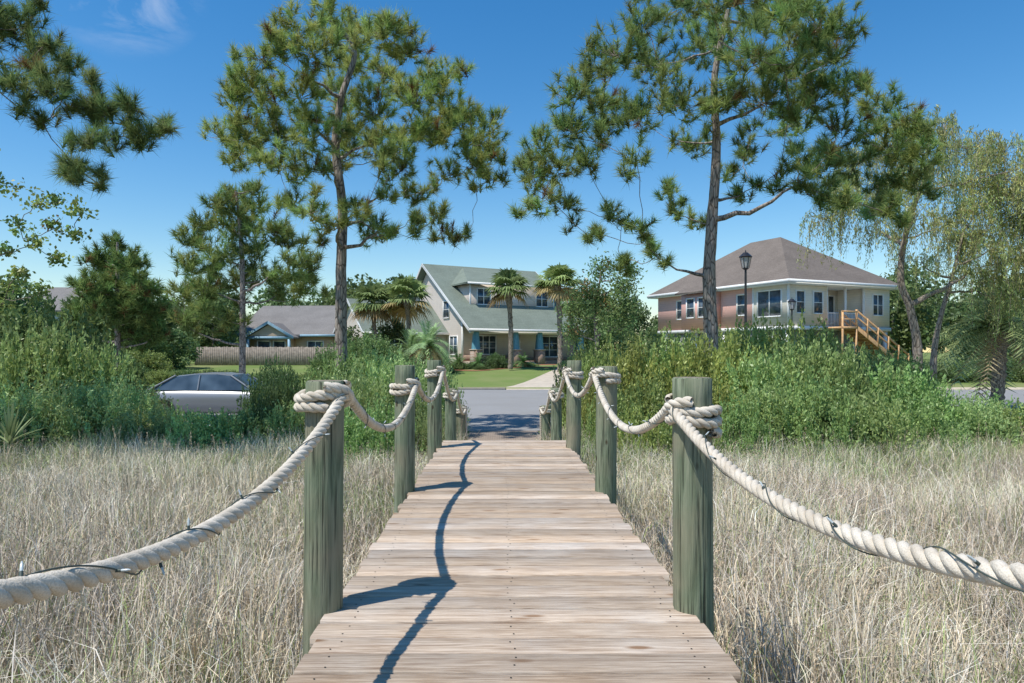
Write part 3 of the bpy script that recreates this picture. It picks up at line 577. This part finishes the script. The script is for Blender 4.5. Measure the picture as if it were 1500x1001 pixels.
be=empty('background_trees')
def bgput(x,y,h,wd=None):
    o=bpy.data.objects.new('distant_tree',BT[R.integers(0,3)]); scene.collection.objects.link(o); o.parent=be; s=h/8.8; sw=(wd or s)
    o.scale=(sw,sw,s); o.location=(x,y,(.8 if y>50 else 0)-.12*h); o.rotation_euler=(0,0,R.uniform(0,6))
for x in np.arange(-120,125,4.6): bgput(x+R.uniform(-1.5,1.5),95+R.uniform(-5,5),R.uniform(7.5,10.5),1.0)
for x in np.arange(-120,125,5.): bgput(x+R.uniform(-1.5,1.5),88+R.uniform(-3,3),R.uniform(4.5,6.5),.9)
for x,y,h in [(-46,60,9),(-40,56,8.5),(-36,62,9.5),(-31,58,9),(-42,48,7.2),(-34,46,6.5),(-29,52,7.6),(-26,47,6),(-30,44,5.6),(-24.5,58,7.5),(-26,62,8.5),(-23.5,49,4.6),(-20,78,10),(-25,76,10),(-15,72,11),(-18,75,10),(-11,74,10.5),(-6,80,10),(-13,68,9),(31.5,62,9.5),(36,60,10),(42,56,10),(47,60,10),(35,50,8.5),(38,44,7.5),(32,56,9),(8,66,7),(10,72,9),(12,78,9),(6,76,8),(44,48,8),(-52,50,8),(34,42,6.5),(40,40,7),(-8.5,53,4.6),(-11,50,4.4)]: bgput(x,y,h)

# ------------------------------------------------------------------ houses
def window(g,axis,c,a0,a1,z0,z1,sgn=-1,fr=.09,mull=1,bars=1,MT=0,MG=1):
    def bx(p0,p1,q0,q1,d0,d1,m_):
        lo,hi=sorted((c+sgn*d0,c+sgn*d1))
        if axis=='x': box(g,p0,p1,lo,hi,q0,q1,m_)
        else: box(g,lo,hi,p0,p1,q0,q1,m_)
    bx(a0,a1,z0,z1,-.03,.02,MG)
    bx(a0-fr,a0,z0-fr,z1+fr,-.02,.07,MT); bx(a1,a1+fr,z0-fr,z1+fr,-.02,.07,MT); bx(a0,a1,z1,z1+fr,-.02,.075,MT); bx(a0,a1,z0-fr,z0,-.02,.09,MT)
    for k in range(1,mull+1):
        x=a0+(a1-a0)*k/(mull+1); bx(x-.035,x+.035,z0,z1,.0,.05,MT)
    for k in range(1,bars+1):
        z=z0+(z1-z0)*k/(bars+1); bx(a0,a1,z-.02,z+.02,.0,.04,MT)
# central house
H=empty('two_storey_house',(-2.5,55,.95),math.radians(30)); L_=11.6
g=G(); prism_x(g,[(2,0),(15,0),(15,3.55),(9,8.8),(2,4.1)],.3,L_-.3,0); prism_x(g,[(5.2,0),(12.8,0),(12.8,2.9),(9,5.5),(5.2,2.9)],-7,.28,0)
box(g,1.5,10.1,3.0,8,4.3,7.0,0); g.build('walls',[M_beige],H)
g=G()
slab(g,[(-.35,-.35,3.0),(L_+.35,-.35,3.0),(L_+.35,9,9.2),(-.35,9,9.2)],.16); slab(g,[(-.35,9,9.2),(L_+.35,9,9.2),(L_+.35,15.6,3.4),(-.35,15.6,3.4)],.16)
slab(g,[(1.0,2.5,7.05),(10.6,2.5,7.05),(8.6,8.6,9.02),(3.6,8.6,9.02)],.14); slab(g,[(1.0,2.5,7.05),(3.6,8.6,9.02),(1.0,6.6,7.05)],.14); slab(g,[(10.6,2.5,7.05),(10.6,6.6,7.05),(8.6,8.6,9.02)],.14)
slab(g,[(-7.4,4.7,2.75),(.29,4.7,2.75),(.29,9,5.75),(-7.4,9,5.75)],.15); slab(g,[(-7.4,9,5.75),(.29,9,5.75),(.29,13.3,2.75),(-7.4,13.3,2.75)],.15)
g.build('roof',[M_rgreen],H)
g=G()
for xx in (-.40,L_+.352):
    slab(g,[(xx,-.37,3.02),(xx+.045,-.37,3.02),(xx+.045,9,9.23),(xx,9,9.23)],.26); slab(g,[(xx,9,9.23),(xx+.045,9,9.23),(xx+.045,15.6,3.42),(xx,15.6,3.42)],.26)
slab(g,[(-7.45,4.68,2.77),(-7.41,4.68,2.77),(-7.41,9,5.78),(-7.45,9,5.78)],.24); slab(g,[(-7.45,9,5.78),(-7.41,9,5.78),(-7.41,13.3,2.77),(-7.45,13.3,2.77)],.24)
box(g,-.35,L_+.35,-.42,-.36,2.78,3.0); box(g,.1,L_-.1,.15,.5,2.62,2.80); box(g,1.0,10.6,2.43,2.49,6.87,7.05); box(g,-7.4,.28,4.62,4.68,2.58,2.76)
box(g,.2,.36,1.93,2.09,0,4.0); box(g,1.44,1.56,2.93,3.05,4.5,6.9); box(g,10.04,10.16,2.93,3.05,4.5,6.9)
g.build('white_trim',[M_white],H)
g=G(); window(g,'x',2.0,1.6,3.4,.95,2.45,mull=2,bars=2); window(g,'x',2.0,8.1,9.8,.7,2.45,mull=1,bars=2); window(g,'y',.3,4.6,5.7,4.1,5.5,bars=1,mull=0); window(g,'y',.3,3.0,4.4,.9,2.4,mull=1)
window(g,'x',3.0,8.2,9.4,5.25,6.55,mull=1); window(g,'x',3.0,2.2,3.4,5.25,6.55,mull=1); window(g,'x',5.2,-5.8,-3.2,.3,2.3,mull=3,bars=3)
g.build('windows',[M_white,M_glass],H)
g=G(); window(g,'x',2.0,4.85,5.75,.40,2.45,mull=0,bars=0,fr=.12,MG=2); box(g,4.95,5.1,1.93,1.97,.6,2.3,1); box(g,5.5,5.65,1.93,1.97,.6,2.3,1); g.build('front_door',[M_white,M_glass,plain('door_paint',(.10,.20,.24))],H)
g=G(); box(g,.25,L_-.2,.53,1.99,-.3,.36,0); box(g,.31,4.6,1.93,1.995,.36,.85,0); box(g,6.4,L_-.31,1.93,1.995,.36,.65,0)
for x in (.55,4.3,6.7,11.0): box(g,x-.36,x+.36,-.2,.52,-.3,1.25,0); box(g,x-.41,x+.41,-.25,.57,1.251,1.33,1)
for k in range(3): box(g,4.7,6.3,.52-.3*(k+1),.52-.3*k-.002,-.3,.27-.11*k,1)
g.build('porch_base',[M_brick,M_conc],H)
g=G()
for x in (.55,4.3,6.7,11.0): frust(g,x,.16,1.33,2.77,.38,.26)
g.build('porch_columns',[M_teal],H)

# right house
H=empty('raised_beach_house',(18.9,45,.5),math.radians(25)); Lx,Ly=10.,13.6
g=G(); box(g,.0,3.6,0,Ly,3.3,6.3,1); box(g,3.6,7.4,2.2,Ly,3.3,6.3,1); box(g,7.4,Lx,0,Ly,3.3,6.3,1); box(g,.3,Lx-.3,2.3,Ly-.3,0,3.05,1)
box(g,-.03,0,3.1,Ly,3.3,6.3,0); box(g,-.9,-.03,6.2,9.6,3.3,6.0,0); g.build('walls',[M_coral,M_cream],H)
g=G(); o=.65; z0=6.3; A=[(-o,-o,z0),(Lx+o,-o,z0),(Lx+o,Ly+o,z0),(-o,Ly+o,z0)]; r1=(Lx/2,Lx/2+.3,10.3); r2=(Lx/2,Ly-Lx/2-.3,10.3)
slab(g,[A[0],A[1],r1],.15); slab(g,[A[1],A[2],r2,r1],.15); slab(g,[A[2],A[3],r2],.15); slab(g,[A[3],A[0],r1,r2],.15)
slab(g,[(-1.3,5.9,6.1),(-1.3,9.9,6.1),(.9,7.9,7.6)],.12); slab(g,[(-1.3,5.9,6.1),(.9,7.9,7.6),(.9,5.9,6.5)],.12)
slab(g,[(Lx-1,4,6.3),(Lx+5,4,6.0),(Lx+5,11,6.0),(Lx-1,11,7.4)],.15)
g.build('roof',[M_rbrown],H)
g=G(); box(g,-o,Lx+o,-o-.04,-o-.003,6.12,6.32); box(g,-o-.04,-o-.003,-o,Ly+o,6.12,6.32); box(g,-o+.01,Lx+o-.01,-o+.01,Ly+o-.01,6.05,6.12)
box(g,-.08,Lx+.08,-.08,.0,3.05,3.3); box(g,-.08,-.032,.0,Ly,3.05,3.3); box(g,-.07,.07,-.07,.07,3.3,6.05); box(g,-.05,.0,3.0,3.12,3.3,6.05)
for x in (3.65,5.5,7.35): box(g,x-.07,x+.07,.02,.16,3.3,6.05)
box(g,3.72,7.28,.05,.11,4.2,4.28); 
for x in np.arange(3.85,7.3,.14): box(g,x-.018,x+.018,.06,.10,3.3,4.2)
for x in (.15,3.5,6.6,9.8): box(g,x-.12,x+.12,.1,.34,0,3.05)
for y in (3.,6.,9.,12.6): box(g,.05,.29,y-.12,y+.12,0,3.05)
box(g,3.6,7.4,0,2.2,3.12,3.29); g.build('white_trim',[M_white],H)
g=G(); window(g,'x',0,.7,1.4,4.2,5.6,mull=0); window(g,'x',0,2.3,3.1,4.2,5.6,mull=0); window(g,'y',0,.6,2.6,4.0,5.7,mull=1,bars=0); window(g,'y',-.03,3.7,4.5,4.2,5.6,mull=0); window(g,'y',-.9,6.8,7.6,4.2,5.6,mull=0); window(g,'y',-.9,8.1,8.9,4.2,5.6,mull=0); window(g,'y',-.03,10.3,11.1,4.2,5.6,mull=0)
window(g,'x',2.2,4.1,5.1,3.7,5.6,mull=1,bars=0); window(g,'x',2.2,5.8,6.9,3.7,5.6,mull=1,bars=0); window(g,'x',0,8.2,9.2,4.2,5.6,mull=1); g.build('windows',[M_white,M_glass],H)
g=G(); sx0,sx1=4.6,10.6; n=17
for k in range(n):
    x=sx0+(sx1-sx0)*k/n; z=3.25-3.3*k/n; box(g,x,x+.38,-1.45,-.25,z-.05,z); box(g,x+.30,x+.33,-1.44,-.26,z-.24,z-.055)
for yy_ in (-1.52,-.24):
    slab(g,[(sx0,yy_,3.35),(sx0,yy_+.06,3.35),(sx1,yy_+.06,.0),(sx1,yy_,.0)],.3); slab(g,[(sx0,yy_,4.4),(sx0,yy_+.06,4.4),(sx1,yy_+.06,1.05),(sx1,yy_,1.05)],.13); slab(g,[(sx0,yy_,3.95),(sx0,yy_+.06,3.95),(sx1,yy_+.06,.60),(sx1,yy_,.60)],.09)
    for k in range(0,n+1,3): x=sx0+(sx1-sx0)*k/n; z=3.35-3.35*k/n; box(g,x-.05,x+.05,yy_-.02,yy_+.08,z-.3,z+1.06)
box(g,3.2,4.6,-1.55,-.1,3.1,3.25); box(g,3.2,3.3,-1.55,-1.45,0,4.3); box(g,4.5,4.6,-1.55,-1.45,0,3.1); box(g,3.2,4.6,-1.55,-1.49,4.2,4.3); box(g,3.3,4.6,-1.54,-1.5,3.7,3.77)
g.build('wooden_stairs',[M_orwood],H)
g=G()
for y in np.arange(.3,13,.16): box(g,.1,.13,y,y+.07,.0,3.04)
for x in np.arange(.3,9.8,.16): box(g,x,x+.07,.38,.41,.0,3.04)
g.build('lattice_skirt',[plain('grey_green_slats',(.30,.33,.28))],H)

# left house
H=empty('single_storey_house',(-15.2,62,.9),math.radians(-4))
g=G(); box(g,-9.3,-.4,1,10,0,2.75); prism_y(g,[(-7.5,2.6),(-3.9,2.6),(-5.7,3.6)],-1.0,3,0); box(g,-7.4,-4.0,-.3,1,0,2.6); g.build('walls',[M_tan],H)
g=G(); slab(g,[(-9.8,.3,2.75),(.2,.3,2.75),(-.8,5.5,5.75),(-9.,5.5,5.75)],.15); slab(g,[(-9.,5.5,5.75),(-.8,5.5,5.75),(.2,10.7,2.75),(-9.8,10.7,2.75)],.15); slab(g,[(.2,.3,2.75),(.2,10.7,2.75),(-.8,5.5,5.75)],.15); slab(g,[(-9.8,.3,2.75),(-9.,5.5,5.75),(-9.8,10.7,2.75)],.15)
slab(g,[(-8.0,-1.2,2.5),(-5.7,-1.2,3.85),(-5.7,4,3.85),(-8.0,4,2.5)],.12); slab(g,[(-5.7,-1.2,3.85),(-3.4,-1.2,2.5),(-3.4,4,2.5),(-5.7,4,3.85)],.12)
g.build('roof',[M_rgrey],H)
g=G(); slab(g,[(-8.05,-1.27,2.56),(-5.7,-1.27,3.93),(-5.7,-1.21,3.93),(-8.05,-1.21,2.56)],.26); slab(g,[(-5.7,-1.27,3.93),(-3.35,-1.27,2.56),(-3.35,-1.21,2.56),(-5.7,-1.21,3.93)],.26); box(g,-9.8,-8.1,.22,.29,2.55,2.76); box(g,-3.3,.2,.22,.29,2.55,2.76); box(g,-7.8,-3.6,-1.15,-1.0,2.3,2.55)
for x in (-7.6,-3.8): box(g,x-.1,x+.1,-1.15,-.95,0,2.3)
g.build('blue_trim',[M_ltblue],H)
g=G(); window(g,'x',-.3,-7.0,-5.9,.6,2.1,mull=0); window(g,'x',-.3,-5.5,-4.5,.1,2.1,mull=0,bars=0); window(g,'x',1.0,-2.8,-1.4,.9,2.1); g.build('windows',[M_white,M_glass],H)
H=empty('distant_house',(-52,70,.9),0); g=G(); box(g,0,12,0,9,0,5.4); g.build('walls',[M_cream],H); g=G(); slab(g,[(-.5,-.5,5.4),(12.5,-.5,5.4),(9,4.5,8.2),(3,4.5,8.2)],.15); slab(g,[(12.5,-.5,5.4),(12.5,9.5,5.4),(9,4.5,8.2)],.15); slab(g,[(-.5,-.5,5.4),(3,4.5,8.2),(-.5,9.5,5.4)],.15); slab(g,[(3,4.5,8.2),(9,4.5,8.2),(12.5,9.5,5.4),(-.5,9.5,5.4)],.15); g.build('roof',[M_rgrey],H)
g=G(); x=-24.3
while x<-13.3:
    t=R.uniform(-.03,.03); box(g,x,x+.135,54.,54.02,.75,2.45+t); x+=.145
for z in (1.05,2.15): box(g,-24.3,-13.3,54.022,54.06,z,z+.09)
for x in np.arange(-24.2,-13,2.4): box(g,x,x+.09,54.062,54.15,.6,2.5)
g.build('wooden_fence',[M_fence])

def lamp(x,y,zt,zg):
    e=empty('street_lamp',(x,y,0)); g=G()
    tube(g,[(0,0,zg),(0,0,zg+.25),(0,0,zg+.3),(0,0,zg+1.1),(0,0,zg+1.15),(0,0,zt-.62)],[.14,.13,.085,.075,.05,.04],12)
    frust(g,0,0,zt-.62,zt-.55,.05,.13,n=6); frust(g,0,0,zt-.13,zt+.02,.24,.08,n=6); frust(g,0,0,zt+.02,zt+.12,.03,.008,n=6); frust(g,0,0,zt-.16,zt-.13,.22,.24,n=6)
    for k in range(6):
        a=math.pi/4+k*math.pi/3; tube(g,[(.12*math.cos(a),.12*math.sin(a),zt-.55),(.2*math.cos(a),.2*math.sin(a),zt-.16)],.012,4)
    g.build('pole_and_cage',[M_black],e); g=G(); frust(g,0,0,zt-.54,zt-.165,.10,.18,n=6); g.build('lantern_glass',[M_lglass],e)
lamp(8.93,25,5.7,0); lamp(16.15,38,5.0,.1)

# car
C=empty('parked_car',(-8.7,21.3,.008),0)
M_car=M('silver_car_paint').col((.27,.28,.295),.28,.6,.3)
g=G(); st=[(-2.25,.74,.55,.80),(-2.1,.82,.40,.88),(-1.5,.88,.34,.94),(-.8,.90,.34,.95),(.3,.90,.34,.94),(1.0,.90,.34,.92),(1.6,.88,.34,.86),(2.1,.80,.38,.76),(2.3,.66,.48,.66)]
V=[]
for x,w_,zb,zt in st: V+=[(x,-w_*.85,zb-.12),(x,-w_,zb),(x,-w_*1.0,zb+.28*(zt-zb)/.5),(x,-w_*.96,zt-.06),(x,-w_*.82,zt),(x,0,zt+.035),(x,w_*.82,zt),(x,w_*.96,zt-.06),(x,w_,zb+.28*(zt-zb)/.5),(x,w_,zb),(x,w_*.85,zb-.12)]
n=11; F=[(a*n+b,a*n+(b+1)%n,(a+1)*n+(b+1)%n,(a+1)*n+b) for a in range(len(st)-1) for b in range(n)]
g.add(V,F); g.add(V[:n],[list(range(n))]); g.add(V[-n:],[list(range(n))[::-1]]); g.build('body',[M_car],C,smooth=True)
gs=[(-1.95,.80,.93),(-1.15,.66,1.36),(-.5,.64,1.43),(.1,.64,1.43),(.5,.65,1.38),(1.25,.80,.93)]; g=G(); V=[]
for x,w_,z in gs: V+=[(x,-.82 if z>1 else -w_,.93),(x,-w_,z-.03),(x,-w_*.7,z),(x,w_*.7,z),(x,w_,z-.03),(x,.82 if z>1 else w_,.93)]
for a in range(5):
    for b in range(5):
        f=[(a*6+b,a*6+b+1,(a+1)*6+b+1,(a+1)*6+b)]; roof=(b in(1,2,3)) and a in(1,2,3); g.add(V,f,0 if roof else 1)
g.build('cabin',[M_car,M_glass],C,smooth=False)
g=G()
for y in (-1,1):
    for x,x2 in ((-.42,-.42),(-1.15,-1.9),(.5,1.22)): tube(g,[(x2,y*.825,.93),(x,y*.66,1.37)],.028,6)
g.build('pillars',[M_car],C)
g=G(); 
for x in (-1.4,1.4):
    for y in (-.82,.82):
        a=np.linspace(0,2*np.pi,24,endpoint=False)
        for (r_,hw,m_) in ((.32,.10,0),(.2,.105,1)):
            V=[(x+r_*math.cos(t),y-hw,.33+r_*math.sin(t)) for t in a]+[(x+r_*math.cos(t),y+hw,.33+r_*math.sin(t)) for t in a]
            g.add(V,[(i,(i+1)%24,24+(i+1)%24,24+i) for i in range(24)],m_); g.add(V,[list(range(24)),list(range(47,23,-1))],m_)
g.build('wheels',[plain('tyre_rubber',(.02,.02,.02),.9),plain('alloy_rim',(.5,.5,.5),.3,.5,.1,6,.9)],C)
g=G(); 
for y in (-.72,.5): box(g,2.12,2.2,y,y+.22,.6,.7); box(g,-2.26,-2.18,y,y+.22,.66,.78,1)
g.build('lights',[M_lglass,plain('tail_lens',(.3,.02,.02),.2)],C)
print('done')
